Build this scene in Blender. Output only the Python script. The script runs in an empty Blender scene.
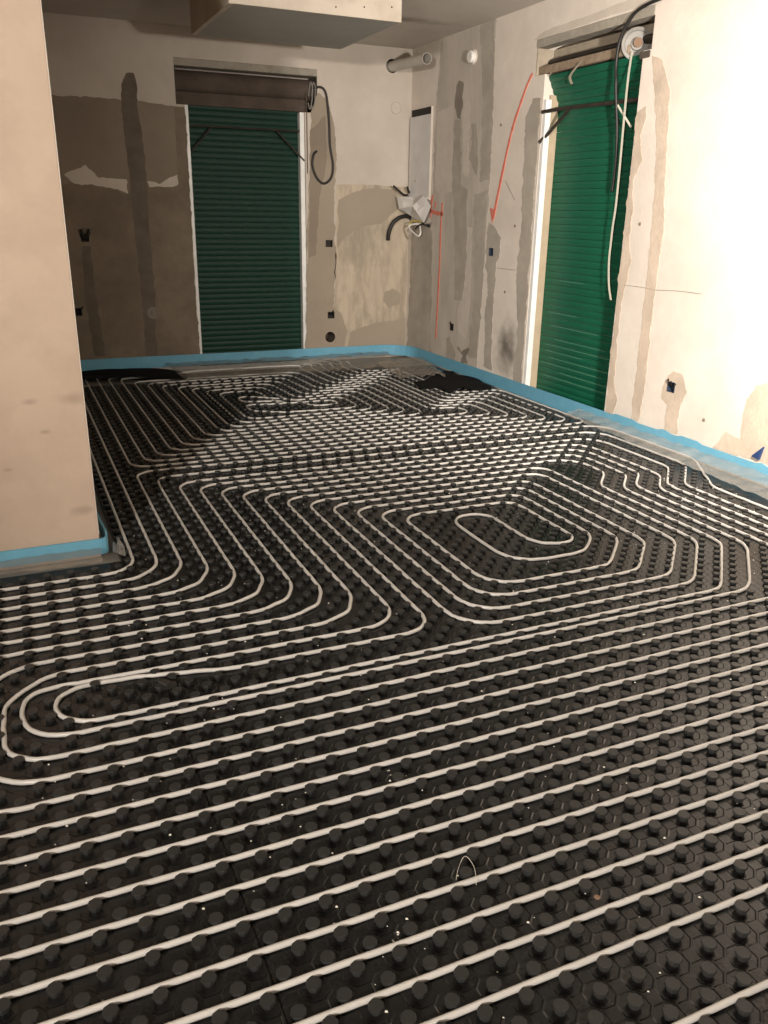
import bpy, bmesh, math, random
import numpy as np
from math import sin, cos, pi, radians
from mathutils import Vector, noise

random.seed(7); np.random.seed(7)
S = bpy.context.scene
C = bpy.data.collections.new('room'); S.collection.children.link(C)

# ------------------------------------------------------------------ camera
YAW, PIT, ROL = 0.4223, 0.3490, 0.0171
CAM = np.array([-0.3133, -1.2401, 1.5533]); FPX = 828.0
_F = np.array([sin(YAW)*cos(PIT), cos(YAW)*cos(PIT), -sin(PIT)])
_R0 = np.array([cos(YAW), -sin(YAW), 0.0]); _U0 = np.cross(_R0, _F)
_R = _R0*cos(ROL) + _U0*sin(ROL); _U = -_R0*sin(ROL) + _U0*cos(ROL)
cd = bpy.data.cameras.new('camera'); cam = bpy.data.objects.new('camera', cd); C.objects.link(cam)
cd.sensor_fit = 'VERTICAL'; cd.sensor_height = 24.0; cd.lens = 24.0*FPX/1024.0
cd.clip_start = 0.02; cd.clip_end = 60
from mathutils import Matrix
cam.matrix_world = Matrix(((_R[0], _U[0], -_F[0], CAM[0]), (_R[1], _U[1], -_F[1], CAM[1]), (_R[2], _U[2], -_F[2], CAM[2]), (0, 0, 0, 1)))
S.camera = cam

# ------------------------------------------------------------------ world, lamps, exposure
W = bpy.data.worlds.new('night'); S.world = W; W.use_nodes = True
W.node_tree.nodes['Background'].inputs[0].default_value = (0.02, 0.03, 0.05, 1)
W.node_tree.nodes['Background'].inputs[1].default_value = 0.3
def lamp(name, loc, power, color, radius, target=None, angle=None, blend=0.6):
    d = bpy.data.lights.new(name, 'SPOT' if target else 'POINT')
    d.energy = power; d.color = color; d.shadow_soft_size = radius
    o = bpy.data.objects.new(name, d); o.location = loc; C.objects.link(o)
    if target:
        d.spot_size = radians(angle); d.spot_blend = blend
        o.rotation_euler = (Vector(target)-Vector(loc)).to_track_quat('-Z', 'Y').to_euler()
    return o
WARM = (1.0, 0.92, 0.825)
LA = (-3.08, -3.05, 2.15); AZ = radians(50)
lamp('work_lamp', LA, 2050, WARM, 0.16, target=(LA[0]+4*sin(AZ), LA[1]+4*cos(AZ), LA[2]+0.70), angle=98, blend=0.8)
lamp('flood_lamp', (2.3, 0.3, 1.95), 1250, WARM, 0.10, target=(3.85, 2.35, 1.75), angle=118, blend=1.0)
S.view_settings.view_transform = 'Standard'; S.view_settings.look = 'None'
S.view_settings.exposure = 0.0; S.view_settings.gamma = 1.0
S.view_settings.use_curve_mapping = False

# ------------------------------------------------------------------ pixel helpers (768x1024 photograph)
XW, YW, ZC = 3.85, 7.50, 3.125
def ray(x, y): return _R*((x-384)/FPX) - _U*((y-512)/FPX) + _F
def onX(x, y, X=XW):
    d = ray(x, y); return CAM + d*((X-CAM[0])/d[0])
def onY(x, y, Y=YW):
    d = ray(x, y); return CAM + d*((Y-CAM[1])/d[1])
def onZ(x, y, Z=0.02):
    d = ray(x, y); return CAM + d*((Z-CAM[2])/d[2])

# ------------------------------------------------------------------ materials
MATS = {}
def mat(name, c1, c2=None, rough=0.6, scale=6.0, bump=0.0, bscale=60.0, spec=0.4, metal=0.0, alpha=1.0, c3=None, scale3=1.5, stretch=None, coat=0.0, lo=0.35, hi=0.65):
    m = bpy.data.materials.new(name); m.use_nodes = True; MATS[name] = m
    nt = m.node_tree; b = nt.nodes['Principled BSDF']; L = nt.links
    tc = nt.nodes.new('ShaderNodeTexCoord'); src = tc.outputs['Object']
    if stretch:
        mp = nt.nodes.new('ShaderNodeMapping'); mp.inputs['Scale'].default_value = stretch
        L.new(src, mp.inputs['Vector']); src = mp.outputs['Vector']
    def nz(s, det=6):
        n = nt.nodes.new('ShaderNodeTexNoise'); n.inputs['Scale'].default_value = s; n.inputs['Detail'].default_value = det
        n.inputs['Roughness'].default_value = 0.65; L.new(src, n.inputs['Vector']); return n
    def ramp(fac, a, bb):
        r = nt.nodes.new('ShaderNodeMapRange'); r.inputs[1].default_value = a; r.inputs[2].default_value = bb
        L.new(fac, r.inputs[0]); return r.outputs[0]
    def mix(f, a, bb):
        x = nt.nodes.new('ShaderNodeMix'); x.data_type = 'RGBA'
        L.new(f, x.inputs['Factor'])
        for v, k in ((a, 6), (bb, 7)):
            if isinstance(v, tuple): x.inputs[k].default_value = (*v, 1)
            else: L.new(v, x.inputs[k])
        return x.outputs[2]
    col = None
    if c2:
        col = mix(ramp(nz(scale).outputs['Fac'], lo, hi), c1, c2)
        if c3: col = mix(ramp(nz(scale3, 4).outputs['Fac'], 0.45, 0.7), col, c3)
        L.new(col, b.inputs['Base Color'])
    else:
        b.inputs['Base Color'].default_value = (*c1, 1)
    b.inputs['Roughness'].default_value = rough
    b.inputs['Specular IOR Level'].default_value = spec
    b.inputs['Metallic'].default_value = metal
    b.inputs['Coat Weight'].default_value = coat
    b.inputs['Alpha'].default_value = alpha
    if bump:
        bp = nt.nodes.new('ShaderNodeBump'); bp.inputs['Strength'].default_value = bump; bp.inputs['Distance'].default_value = 0.01
        L.new(nz(bscale, 8).outputs['Fac'], bp.inputs['Height']); L.new(bp.outputs[0], b.inputs['Normal'])
    m['nodes_color'] = 0
    return m

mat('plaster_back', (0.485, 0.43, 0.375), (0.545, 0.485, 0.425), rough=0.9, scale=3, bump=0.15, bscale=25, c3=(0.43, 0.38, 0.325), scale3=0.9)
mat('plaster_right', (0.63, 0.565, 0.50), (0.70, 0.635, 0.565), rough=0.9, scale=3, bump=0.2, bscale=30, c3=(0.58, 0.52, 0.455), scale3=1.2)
mat('plaster_pillar', (0.465, 0.36, 0.28), (0.50, 0.39, 0.305), rough=0.85, scale=2, bump=0.12, bscale=15, c3=(0.43, 0.33, 0.255), scale3=3)
mat('plaster_room', (0.5, 0.43, 0.35), (0.55, 0.47, 0.39), rough=0.9, scale=2)
mat('concrete_ceiling', (0.50, 0.455, 0.41), (0.57, 0.52, 0.47), rough=0.9, scale=1.6, bump=0.15, c3=(0.43, 0.395, 0.35), scale3=0.8)
mat('slab', (0.2, 0.19, 0.17), (0.27, 0.25, 0.22), rough=0.9)
mat('mortar_brown', (0.17, 0.135, 0.10), (0.22, 0.175, 0.13), rough=0.95, scale=5, bump=0.35, bscale=40, c3=(0.145, 0.118, 0.09), scale3=2)
mat('chase_dark', (0.115, 0.095, 0.072), (0.15, 0.124, 0.096), rough=0.95, scale=6, bump=0.4, bscale=50)
mat('mortar_mid', (0.30, 0.25, 0.195), (0.35, 0.295, 0.23), rough=0.95, scale=4, bump=0.3, bscale=40, c3=(0.26, 0.215, 0.165), scale3=2)
mat('render_brown', (0.225, 0.185, 0.142), (0.265, 0.218, 0.17), rough=0.95, scale=4, bump=0.3, bscale=40, c3=(0.195, 0.16, 0.122), scale3=2)  # darker than mortar_mid; the dim left zone's shade is in the colour
mat('mortar_grey', (0.365, 0.325, 0.275), (0.43, 0.385, 0.33), rough=0.95, scale=6, bump=0.3, bscale=50, c3=(0.32, 0.285, 0.24), scale3=2)
mat('mortar_dark', (0.19, 0.165, 0.135), (0.25, 0.22, 0.18), rough=0.95, scale=6, bump=0.4, bscale=50)
mat('mortar_light', (0.50, 0.445, 0.385), (0.56, 0.50, 0.435), rough=0.95, scale=6, bump=0.3, bscale=40)
mat('mortar_tan', (0.50, 0.41, 0.325), (0.58, 0.48, 0.385), rough=0.95, scale=7, bump=0.4, bscale=40, c3=(0.43, 0.355, 0.285), scale3=4)
mat('scraped', (0.48, 0.405, 0.31), (0.36, 0.30, 0.23), rough=0.95, scale=5, bump=0.35, bscale=12, c3=(0.30, 0.255, 0.20), scale3=2.5, stretch=(2.2, 2.2, 0.7), lo=0.4, hi=0.7)
mat('greige_wash', (0.46, 0.41, 0.355), (0.52, 0.465, 0.405), rough=0.95, scale=3, bump=0.25, bscale=30, c3=(0.41, 0.365, 0.315), scale3=2, stretch=(2, 2, 0.6))
mat('white_paint', (0.80, 0.79, 0.75), (0.72, 0.70, 0.66), rough=0.45, scale=5)
mat('rail_white', (0.82, 0.82, 0.80), (0.70, 0.70, 0.68), rough=0.35, scale=7)
mat('jamb_tan', (0.45, 0.36, 0.25), (0.38, 0.30, 0.21), rough=0.8, scale=6)
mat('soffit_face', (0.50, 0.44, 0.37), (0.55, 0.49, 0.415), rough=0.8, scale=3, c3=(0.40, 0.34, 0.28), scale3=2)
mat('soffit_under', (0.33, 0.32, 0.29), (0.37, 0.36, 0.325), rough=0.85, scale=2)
mat('shutter_green_shaded', (0.005, 0.032, 0.020), (0.0065, 0.038, 0.024), rough=0.5, scale=3, spec=0.2)  # shaded copy of the shutter green: the far shutter's dimness is in the colour
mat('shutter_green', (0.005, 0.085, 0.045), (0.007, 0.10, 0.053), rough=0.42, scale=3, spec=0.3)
mat('slot_glint_pale', (0.16, 0.30, 0.22), (0.10, 0.22, 0.16), rough=0.5, scale=40)
mat('concrete_lip', (0.34, 0.31, 0.26), (0.26, 0.235, 0.195), rough=0.95, scale=9, bump=0.5, bscale=30)
mat('box_dark', (0.06, 0.05, 0.04), (0.085, 0.07, 0.055), rough=0.95, scale=6, bump=0.3)
mat('box_brown', (0.065, 0.048, 0.038), (0.095, 0.072, 0.056), rough=0.9, scale=6, bump=0.3)
mat('board_tan', (0.30, 0.25, 0.19), (0.38, 0.325, 0.25), rough=0.9, scale=8, bump=0.3)
mat('board_rough', (0.20, 0.145, 0.10), (0.30, 0.235, 0.17), rough=0.95, scale=18, bump=0.6, bscale=40)
mat('steel_dark', (0.035, 0.03, 0.025), (0.06, 0.05, 0.04), rough=0.5, scale=9, metal=0.4)
mat('disc_white', (0.24, 0.225, 0.205), (0.19, 0.18, 0.165), rough=0.5, scale=7)
mat('belt', (0.62, 0.60, 0.50), (0.55, 0.53, 0.44), rough=0.8, scale=30)
mat('rubber_black', (0.012, 0.011, 0.010), (0.02, 0.018, 0.016), rough=0.5, scale=12)
mat('offcut_black', (0.007, 0.007, 0.007), (0.011, 0.011, 0.0105), rough=0.85, scale=12, spec=0.08)
mat('mat_black', (0.0075, 0.0075, 0.0075), (0.011, 0.011, 0.0108), rough=0.24, scale=8, spec=0.26, bump=0.08, bscale=40)
mat('nub_black', (0.022, 0.022, 0.0215), (0.030, 0.030, 0.0293), rough=0.42, scale=10, spec=0.25)
mat('pipe_white', (0.56, 0.545, 0.52), (0.51, 0.495, 0.47), rough=0.34, scale=6, spec=0.5)
mat('foam_blue', (0.12, 0.335, 0.47), (0.14, 0.37, 0.51), rough=0.6, scale=14, bump=0.1, bscale=90)
mat('film_clear', (0.38, 0.345, 0.29), (0.26, 0.235, 0.20), rough=0.2, scale=9, spec=0.7, alpha=0.45, bump=0.5, bscale=25)
mat('film_pale', (0.50, 0.48, 0.44), (0.40, 0.38, 0.345), rough=0.22, scale=9, spec=0.7, alpha=0.36, bump=0.5, bscale=25)
mat('grey_sheet', (0.66, 0.645, 0.63), (0.58, 0.565, 0.55), rough=0.5, scale=5, spec=0.4)
mat('paper', (0.78, 0.765, 0.74), (0.70, 0.685, 0.66), rough=0.8, scale=12)
mat('red_spray', (0.60, 0.14, 0.095), (0.66, 0.22, 0.16), rough=0.8, scale=30)
mat('blue_plastic', (0.02, 0.045, 0.13), (0.03, 0.06, 0.17), rough=0.4)
mat('socket_blue', (0.02, 0.032, 0.055), (0.03, 0.045, 0.075), rough=0.5)
mat('socket_black', (0.012, 0.010, 0.008), (0.02, 0.017, 0.014), rough=0.7)
mat('wire_yellow', (0.45, 0.36, 0.04), None, rough=0.5)
mat('grain', (0.80, 0.77, 0.70), (0.62, 0.58, 0.5), rough=0.8, scale=40)
mat('chip_brown', (0.22, 0.14, 0.09), (0.17, 0.105, 0.07), rough=0.9)
mat('pvc', (0.50, 0.47, 0.42), (0.44, 0.41, 0.36), rough=0.45, scale=5)

# the soot stain low on the right wall (a stain with a shape of its own)
def add_stain(m, center, sx, sy, sz, col, strength):
    nt = m.node_tree; L = nt.links; b = nt.nodes['Principled BSDF']
    old = b.inputs['Base Color'].links[0].from_socket
    tc = nt.nodes.new('ShaderNodeTexCoord'); mp = nt.nodes.new('ShaderNodeMapping'); mp.vector_type = 'POINT'
    mp.inputs['Location'].default_value = (-center[0]/sx, -center[1]/sy, -center[2]/sz)
    mp.inputs['Scale'].default_value = (1/sx, 1/sy, 1/sz)
    L.new(tc.outputs['Object'], mp.inputs['Vector'])
    ln = nt.nodes.new('ShaderNodeVectorMath'); ln.operation = 'LENGTH'; L.new(mp.outputs[0], ln.inputs[0])
    nz = nt.nodes.new('ShaderNodeTexNoise'); nz.inputs['Scale'].default_value = 9; nz.inputs['Detail'].default_value = 5
    L.new(tc.outputs['Object'], nz.inputs['Vector'])
    ad = nt.nodes.new('ShaderNodeMath'); ad.operation = 'MULTIPLY_ADD'; ad.inputs[1].default_value = 0.9; L.new(nz.outputs['Fac'], ad.inputs[0]); L.new(ln.outputs['Value'], ad.inputs[2])
    mr = nt.nodes.new('ShaderNodeMapRange'); mr.interpolation_type = 'SMOOTHSTEP'
    mr.inputs[1].default_value = 0.35; mr.inputs[2].default_value = 1.5; mr.inputs[3].default_value = strength; mr.inputs[4].default_value = 0
    L.new(ad.outputs[0], mr.inputs[0])
    x = nt.nodes.new('ShaderNodeMix'); x.data_type = 'RGBA'; L.new(mr.outputs[0], x.inputs['Factor']); L.new(old, x.inputs[6]); x.inputs[7].default_value = (*col, 1)
    L.new(x.outputs[2], b.inputs['Base Color'])
st = onX(507, 350)
add_stain(MATS['plaster_right'], (st[0], st[1], st[2]), 0.2, 0.26, 0.36, (0.07, 0.06, 0.045), 0.9)
add_stain(MATS['concrete_ceiling'], (3.0, 6.25, ZC), 0.9, 0.16, 0.3, (0.13, 0.115, 0.095), 0.7)
for px, py, r in ((30, 402, .05), (72, 398, .09), (85, 510, .07), (45, 432, .03), (8, 470, .03)):
    q = onY(px, py, 2.64); add_stain(MATS['plaster_pillar'], tuple(q), r, .1, r*.45, (0.16, 0.115, 0.08), 0.4)

# embossed base of the nub mat: cell lines midway between nubs and a rim round each nub
def emboss(m):
    nt = m.node_tree; L = nt.links; b = nt.nodes['Principled BSDF']
    tc = nt.nodes.new('ShaderNodeTexCoord'); mp = nt.nodes.new('ShaderNodeMapping')
    mp.inputs['Rotation'].default_value = (0, 0, radians(45)); s = 1/0.070711
    mp.inputs['Scale'].default_value = (s, s, 0.001)
    L.new(tc.outputs['Object'], mp.inputs['Vector'])
    fr = nt.nodes.new('ShaderNodeVectorMath'); fr.operation = 'FRACTION'
    of = nt.nodes.new('ShaderNodeVectorMath'); of.operation = 'ADD'; of.inputs[1].default_value = (0.5, 0.5, 0)
    L.new(mp.outputs[0], of.inputs[0]); L.new(of.outputs[0], fr.inputs[0])
    sb = nt.nodes.new('ShaderNodeVectorMath'); sb.operation = 'SUBTRACT'; sb.inputs[1].default_value = (0.5, 0.5, 0); L.new(fr.outputs[0], sb.inputs[0])
    ab = nt.nodes.new('ShaderNodeVectorMath'); ab.operation = 'ABSOLUTE'; L.new(sb.outputs[0], ab.inputs[0])
    sp = nt.nodes.new('ShaderNodeSeparateXYZ'); L.new(ab.outputs[0], sp.inputs[0])
    def mth(op, a, c=None, v=None):
        n = nt.nodes.new('ShaderNodeMath'); n.operation = op; L.new(a, n.inputs[0])
        if c is not None: L.new(c, n.inputs[1])
        if v is not None: n.inputs[1].default_value = v
        return n.outputs[0]
    mx = mth('MAXIMUM', sp.outputs[0], sp.outputs[1])
    dg = mth('MULTIPLY', mth('ADD', sp.outputs[0], sp.outputs[1]), v=0.7071)
    oc = mth('MAXIMUM', mx, dg)               # octagonal distance from the nub axis
    mr = nt.nodes.new('ShaderNodeMapRange'); mr.interpolation_type = 'SMOOTHSTEP'
    mr.inputs[1].default_value = 0.43; mr.inputs[2].default_value = 0.49; mr.inputs[3].default_value = 0; mr.inputs[4].default_value = 1; L.new(oc, mr.inputs[0])
    bp = nt.nodes.new('ShaderNodeBump'); bp.inputs['Strength'].default_value = 0.8; bp.inputs['Distance'].default_value = 0.0018
    L.new(mr.outputs[0], bp.inputs['Height'])
    prev = b.inputs['Normal'].links[0].from_node if b.inputs['Normal'].links else None
    if prev: L.new(prev.outputs[0], bp.inputs['Normal'])
    L.new(bp.outputs[0], b.inputs['Normal'])
emboss(MATS['mat_black'])

# ------------------------------------------------------------------ mesh helpers
class MB:
    def __init__(s): s.v = []; s.f = []
    def quadbox(s, p):                       # 8 corners: bottom 4 ccw, top 4 ccw
        n = len(s.v); s.v += [tuple(map(float, q)) for q in p]
        s.f += [tuple(n+i for i in t) for t in ((3, 2, 1, 0), (4, 5, 6, 7), (0, 1, 5, 4), (1, 2, 6, 5), (2, 3, 7, 6), (3, 0, 4, 7))]
        return s
    def box(s, a, b):
        (x0, y0, z0), (x1, y1, z1) = a, b
        return s.quadbox([(x0, y0, z0), (x1, y0, z0), (x1, y1, z0), (x0, y1, z0), (x0, y0, z1), (x1, y0, z1), (x1, y1, z1), (x0, y1, z1)])
    def tube(s, pts, r, n=8, caps=True):
        P = [Vector(p) for p in pts]; k = len(P); base = len(s.v); up = None
        for i in range(k):
            t = (P[min(i+1, k-1)]-P[max(i-1, 0)]).normalized()
            if up is None: up = Vector((0, 0, 1)) if abs(t.z) < .9 else Vector((1, 0, 0))
            a = t.cross(up)
            if a.length < 1e-5: a = t.orthogonal()
            a.normalize(); b = a.cross(t).normalized(); up = b
            rr = r[i] if isinstance(r, (list, tuple)) else r
            for j in range(n):
                an = 2*pi*j/n; s.v.append(tuple(P[i]+a*(rr*cos(an))+b*(rr*sin(an))))
        for i in range(k-1):
            for j in range(n):
                j2 = (j+1) % n
                s.f.append((base+i*n+j, base+i*n+j2, base+(i+1)*n+j2, base+(i+1)*n+j))
        if caps:
            s.f.append(tuple(base+j for j in reversed(range(n)))); s.f.append(tuple(base+(k-1)*n+j for j in range(n)))
        return s
    def lathe(s, o, axis, prof, n=20):       # profile (radius, height along axis)
        o = Vector(o); ax = Vector(axis).normalized(); a = ax.orthogonal().normalized(); b = ax.cross(a); base = len(s.v)
        for r, h in prof:
            for j in range(n):
                an = 2*pi*j/n; s.v.append(tuple(o+ax*h+a*(r*cos(an))+b*(r*sin(an))))
        for i in range(len(prof)-1):
            for j in range(n):
                j2 = (j+1) % n; s.f.append((base+i*n+j, base+i*n+j2, base+(i+1)*n+j2, base+(i+1)*n+j))
        return s
    def build(s, name, m, parent=None, smooth=False, bevel=0):
        me = bpy.data.meshes.new(name); me.from_pydata(s.v, [], s.f); me.update()
        bm = bmesh.new(); bm.from_mesh(me); bmesh.ops.recalc_face_normals(bm, faces=bm.faces); bm.to_mesh(me); bm.free()
        if smooth: me.polygons.foreach_set('use_smooth', [True]*len(me.polygons))
        me.materials.append(MATS[m] if isinstance(m, str) else m)
        o = bpy.data.objects.new(name, me); C.objects.link(o)
        if parent is not None: o.parent = parent
        if bevel:
            bv = o.modifiers.new('bevel', 'BEVEL'); bv.width = bevel; bv.segments = 2
        return o
def tag(o, label=None, cat=None, group=None, kind=None):
    if label: o['label'] = label
    if cat: o['category'] = cat
    if group: o['group'] = group
    if kind: o['kind'] = kind
    return o
def empty(name, loc=(0, 0, 0)):
    o = bpy.data.objects.new(name, None); o.location = loc; o.empty_display_size = 0.1; C.objects.link(o); return o
def child_at(o, root):                       # meshes are in world coordinates; keep them there under a placed Empty
    o.parent = root; o.matrix_parent_inverse = Matrix.Translation(-Vector(root.location)); return o

def smoothline(pts, n=6, closed=False):      # Catmull-Rom
    P = [Vector(p) for p in pts]; out = []; k = len(P)
    rng = k if closed else k-1
    for i in range(rng):
        if closed: a, b, c, d = P[(i-1) % k], P[i], P[(i+1) % k], P[(i+2) % k]
        else: a, b, c, d = P[max(i-1, 0)], P[i], P[i+1], P[min(i+2, k-1)]
        for j in range(n):
            t = j/n
            out.append(0.5*((2*b)+(c-a)*t+(2*a-5*b+4*c-d)*t*t+(3*b-a-3*c+d)*t**3))
    if not closed: out.append(P[-1])
    return out

# ------------------------------------------------------------------ the setting
# walls with rectangular openings, built on a cut grid: front skin, opening sides, outer skin
def holed_wall(name, axis, plane, thick, u0, u1, z0, z1, holes, m):
    us = sorted({u0, u1, *[h[0] for h in holes], *[h[1] for h in holes]})
    zs = sorted({z0, z1, *[h[2] for h in holes], *[h[3] for h in holes]})
    def hole(u, z):
        d = 0
        for h in holes:
            if h[0] < u < h[1] and h[2] < z < h[3]: d = max(d, h[4])
        return d
    mb = MB(); cells = {}
    for i in range(len(us)-1):
        for j in range(len(zs)-1): cells[i, j] = hole((us[i]+us[i+1])/2, (zs[j]+zs[j+1])/2)
    def pt(u, z, d): return (u, plane+d, z) if axis == 'Y' else (plane+d, u, z)
    def quad(a, b, c, d):
        n = len(mb.v); mb.v += [a, b, c, d]; mb.f.append((n, n+1, n+2, n+3))
    for (i, j), d in cells.items():
        a, b, c, e = us[i], us[i+1], zs[j], zs[j+1]
        if d < thick: quad(pt(a, c, d), pt(b, c, d), pt(b, e, d), pt(a, e, d))
        for (ii, jj, p, q) in ((i-1, j, (a, c), (a, e)), (i+1, j, (b, c), (b, e)), (i, j-1, (a, c), (b, c)), (i, j+1, (a, e), (b, e))):
            d2 = cells.get((ii, jj), 0)
            if d > d2: quad(pt(*p, d2), pt(*q, d2), pt(*q, d), pt(*p, d))
    quad(pt(u0, z0, thick), pt(u1, z0, thick), pt(u1, z1, thick), pt(u0, z1, thick))
    return mb.build(name, m)

SB = [('b', 85, 238), ('b', 78, 312), ('b', 329, 243.5), ('b', 331, 315)]     # sockets on the back wall (pixels)
SR = [(491.5, 252), (452, 327), (671.5, 387)]
holesB = [(1.465, 2.665, -0.03, 2.47, 0.30), (1.385, 2.80, 2.47, 2.865, 0.27)]
sockB = []
for _, x, y in SB:
    q = onY(x, y); w = 0.036
    holesB.append((q[0]-w*1.1, q[0]+w*1.1, q[2]-w, q[2]+w, 0.05)); sockB.append(q)
hq = onY(330, 337); HR = 0.068
holesB.append((hq[0]-HR, hq[0]+HR, hq[2]-HR, hq[2]+HR, 0.25))
pq = onY(392, 66); holesB.append((pq[0]-.072, pq[0]+.072, pq[2]-.072, pq[2]+.072, 0.15))
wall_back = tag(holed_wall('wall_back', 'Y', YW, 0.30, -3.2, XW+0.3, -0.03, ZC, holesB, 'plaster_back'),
                'far plaster wall of the room with patched mortar and the dim green shutter', 'wall', kind='structure')
holesR = [(3.86, 5.03, -0.03, 2.60, 0.30), (3.78, 5.17, 2.60, 2.86, 0.26)]
sockR = []
for x, y in SR:
    q = onX(x, y); w = 0.036
    holesR.append((q[1]-w, q[1]+w, q[2]-w, q[2]+w, 0.05)); sockR.append(q)
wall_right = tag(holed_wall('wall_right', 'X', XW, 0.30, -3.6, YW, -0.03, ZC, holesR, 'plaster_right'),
                 'brightly lit right wall with mortar patches, red spray marks and a green shutter', 'wall', kind='structure')
pillar = tag(MB().box((-3.2, 2.64, -0.03), (-0.05, YW, ZC)).build('wall_left', 'plaster_pillar', bevel=0.006),
             'smooth beige wall end in the left foreground', 'wall', kind='structure')
MB().box((-0.053, 2.6385, 0.09), (-0.0485, 2.645, ZC)).build('lit_edge_bead', 'mortar_light', pillar, bevel=.001)  # paler bead: the bright lit line of this edge is put into its colour
tag(MB().box((-3.3, -3.6, -0.03), (-3.2, YW, ZC)).build('wall_side', 'plaster_room'), 'plain plaster wall left of the camera, out of view', 'wall', kind='structure')
tag(MB().box((-3.2, -3.7, -0.03), (XW+.3, -3.6, ZC)).build('wall_rear', 'plaster_room'), 'plain plaster wall behind the camera, out of view', 'wall', kind='structure')
tag(MB().box((-3.3, -3.7, -0.15), (XW+.3, YW+.3, -0.03)).build('floor', 'slab'), 'concrete floor slab under the black heating mat', 'floor', kind='structure')
tag(MB().box((-3.3, -3.7, ZC), (XW+.3, YW+.3, ZC+.12)).build('ceiling', 'concrete_ceiling'), 'stained grey concrete ceiling', 'ceiling', kind='structure')

# ------------------------------------------------------------------ mortar and plaster patches (thin real layers on the walls)
CUT_B = [(q[0], q[2], .0385, .035) for q in sockB]+[(hq[0], hq[2], HR, HR)]
CUT_R = [(q[1], q[2], .035, .035) for q in sockR]
from mathutils.geometry import delaunay_2d_cdt
def inside(p, poly):
    r = False; n = len(poly); j = n-1
    for i in range(n):
        a, b = poly[i], poly[j]
        if (a[1] > p[1]) != (b[1] > p[1]) and p[0] < (b[0]-a[0])*(p[1]-a[1])/(b[1]-a[1])+a[0]: r = not r
        j = i
    return r
def patch(wall, on, poly, m, t, name='mortar_patch', jit=1.0, label=None):
    back = wall is wall_back; k = len(poly); P = []
    sd = random.uniform(0, 50)
    for i in range(k):
        a, b = Vector((*poly[i], 0)), Vector((*poly[(i+1) % k], 0)); L = (b-a).length; n = max(1, int(L/2.5))
        nv = Vector((-(b-a).y, (b-a).x, 0)).normalized() if L else Vector()
        for j in range(n):
            q = a+(b-a)*(j/n)
            q = q+nv*jit*(1.5*noise.noise(Vector((q.x*.11, q.y*.11, sd)))+.9*noise.noise(Vector((q.x*.4, q.y*.4, sd))))
            w = on(q.x, q.y); P.append((float(w[0] if back else w[1]), float(w[2])))
    lim = XW-.004 if back else YW-.004
    P = [(min(u, lim), min(max(z, 0.0), ZC-.002)) for u, z in P]
    holes = [[(u-w, z-h), (u+w, z-h), (u+w, z+h), (u-w, z+h)] for u, z, w, h in (CUT_B if back else CUT_R)]
    holes = [h for h in holes if any(inside(c, P) for c in h)]
    vs = [Vector(p) for p in P]; es = [(i, (i+1) % len(P)) for i in range(len(P))]
    for h in holes:
        n0 = len(vs); vs += [Vector(c) for c in h]; es += [(n0+i, n0+(i+1) % 4) for i in range(4)]
    ov, oe, of, *_r = delaunay_2d_cdt(vs, es, [], 0, 1e-6)
    fs = []
    for f in of:
        c = sum((ov[i] for i in f), Vector((0, 0)))/len(f)
        if inside(c, P) and not any(inside(c, h) for h in holes): fs.append(tuple(f))
    t *= .5
    pt = (lambda u, z, d: (u, YW-d, z)) if back else (lambda u, z, d: (XW-d, u, z))
    mb = MB(); n = len(ov); mb.v = [pt(v[0], v[1], t) for v in ov]+[pt(v[0], v[1], -.0005) for v in ov]; mb.f = list(fs)
    cnt = {}
    for f in fs:
        for i in range(len(f)):
            e = (f[i], f[(i+1) % len(f)]); cnt[tuple(sorted(e))] = cnt.get(tuple(sorted(e)), 0)+1
    for (i, j), c in cnt.items():
        if c == 1: mb.f.append((i, j, n+j, n+i))
    o = mb.build(name, m, wall)
    if label: o['label'] = label
    return o
Bp = lambda *a, **k: patch(wall_back, onY, *a, **k)
Rp = lambda *a, **k: patch(wall_right, onX, *a, **k)
# back wall
Bp([(30, 94), (60, 95), (100, 98), (140, 101), (174, 106), (183, 108), (200, 358), (55, 364)], 'render_brown', .002, label='brownish rendered zone left of the far shutter, shade in its colour')
Bp([(30, 182), (62, 184), (85, 182), (108, 187), (127, 194), (150, 187), (186, 184), (200, 358), (55, 364)], 'mortar_brown', .0035, label='dark brown rough render low on the far wall')
Bp([(64, 174), (85, 165), (98, 177), (126, 180), (128, 194), (112, 188), (90, 185), (74, 184)], 'mortar_light', .005, label='pale smear of plaster')
Bp([(147, 181), (160, 184), (172, 177), (182, 172), (187, 181), (172, 186), (150, 187)], 'mortar_light', .005)
Bp([(122, 82), (126, 73), (133, 73), (137, 85), (137, 108), (143, 140), (147, 180), (149, 225), (152, 260), (155, 290), (157, 356), (146, 356), (142, 300), (138, 260), (133, 220), (130, 180), (125, 140), (121, 104)], 'chase_dark', .006, name='filled_chase', label='long dark mortar-filled cable chase')
Bp([(82, 246), (90, 246), (95, 290), (100, 320), (106, 356), (95, 356), (88, 320), (84, 280)], 'chase_dark', .0055, name='filled_chase')
Bp([(174, 107), (185, 107), (199, 356), (192, 356), (188, 300), (180, 240), (178, 180), (176, 140)], 'mortar_brown', .006)
Bp([(311, 113), (318, 93), (328, 100), (335, 125), (336, 160), (334, 210), (336, 260), (334, 300), (333, 354), (306, 354), (307, 250)], 'mortar_mid', .003, label='grey mortar band beside the far shutter')
Bp([(310, 130), (325, 116), (327, 160), (319, 200), (316, 255), (309, 258)], 'render_brown', .0045)
Bp([(336, 184), (411, 187), (408, 350), (332, 354), (335, 280)], 'scraped', .003, label='scraped beige plaster with streaks beside the corner')
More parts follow.
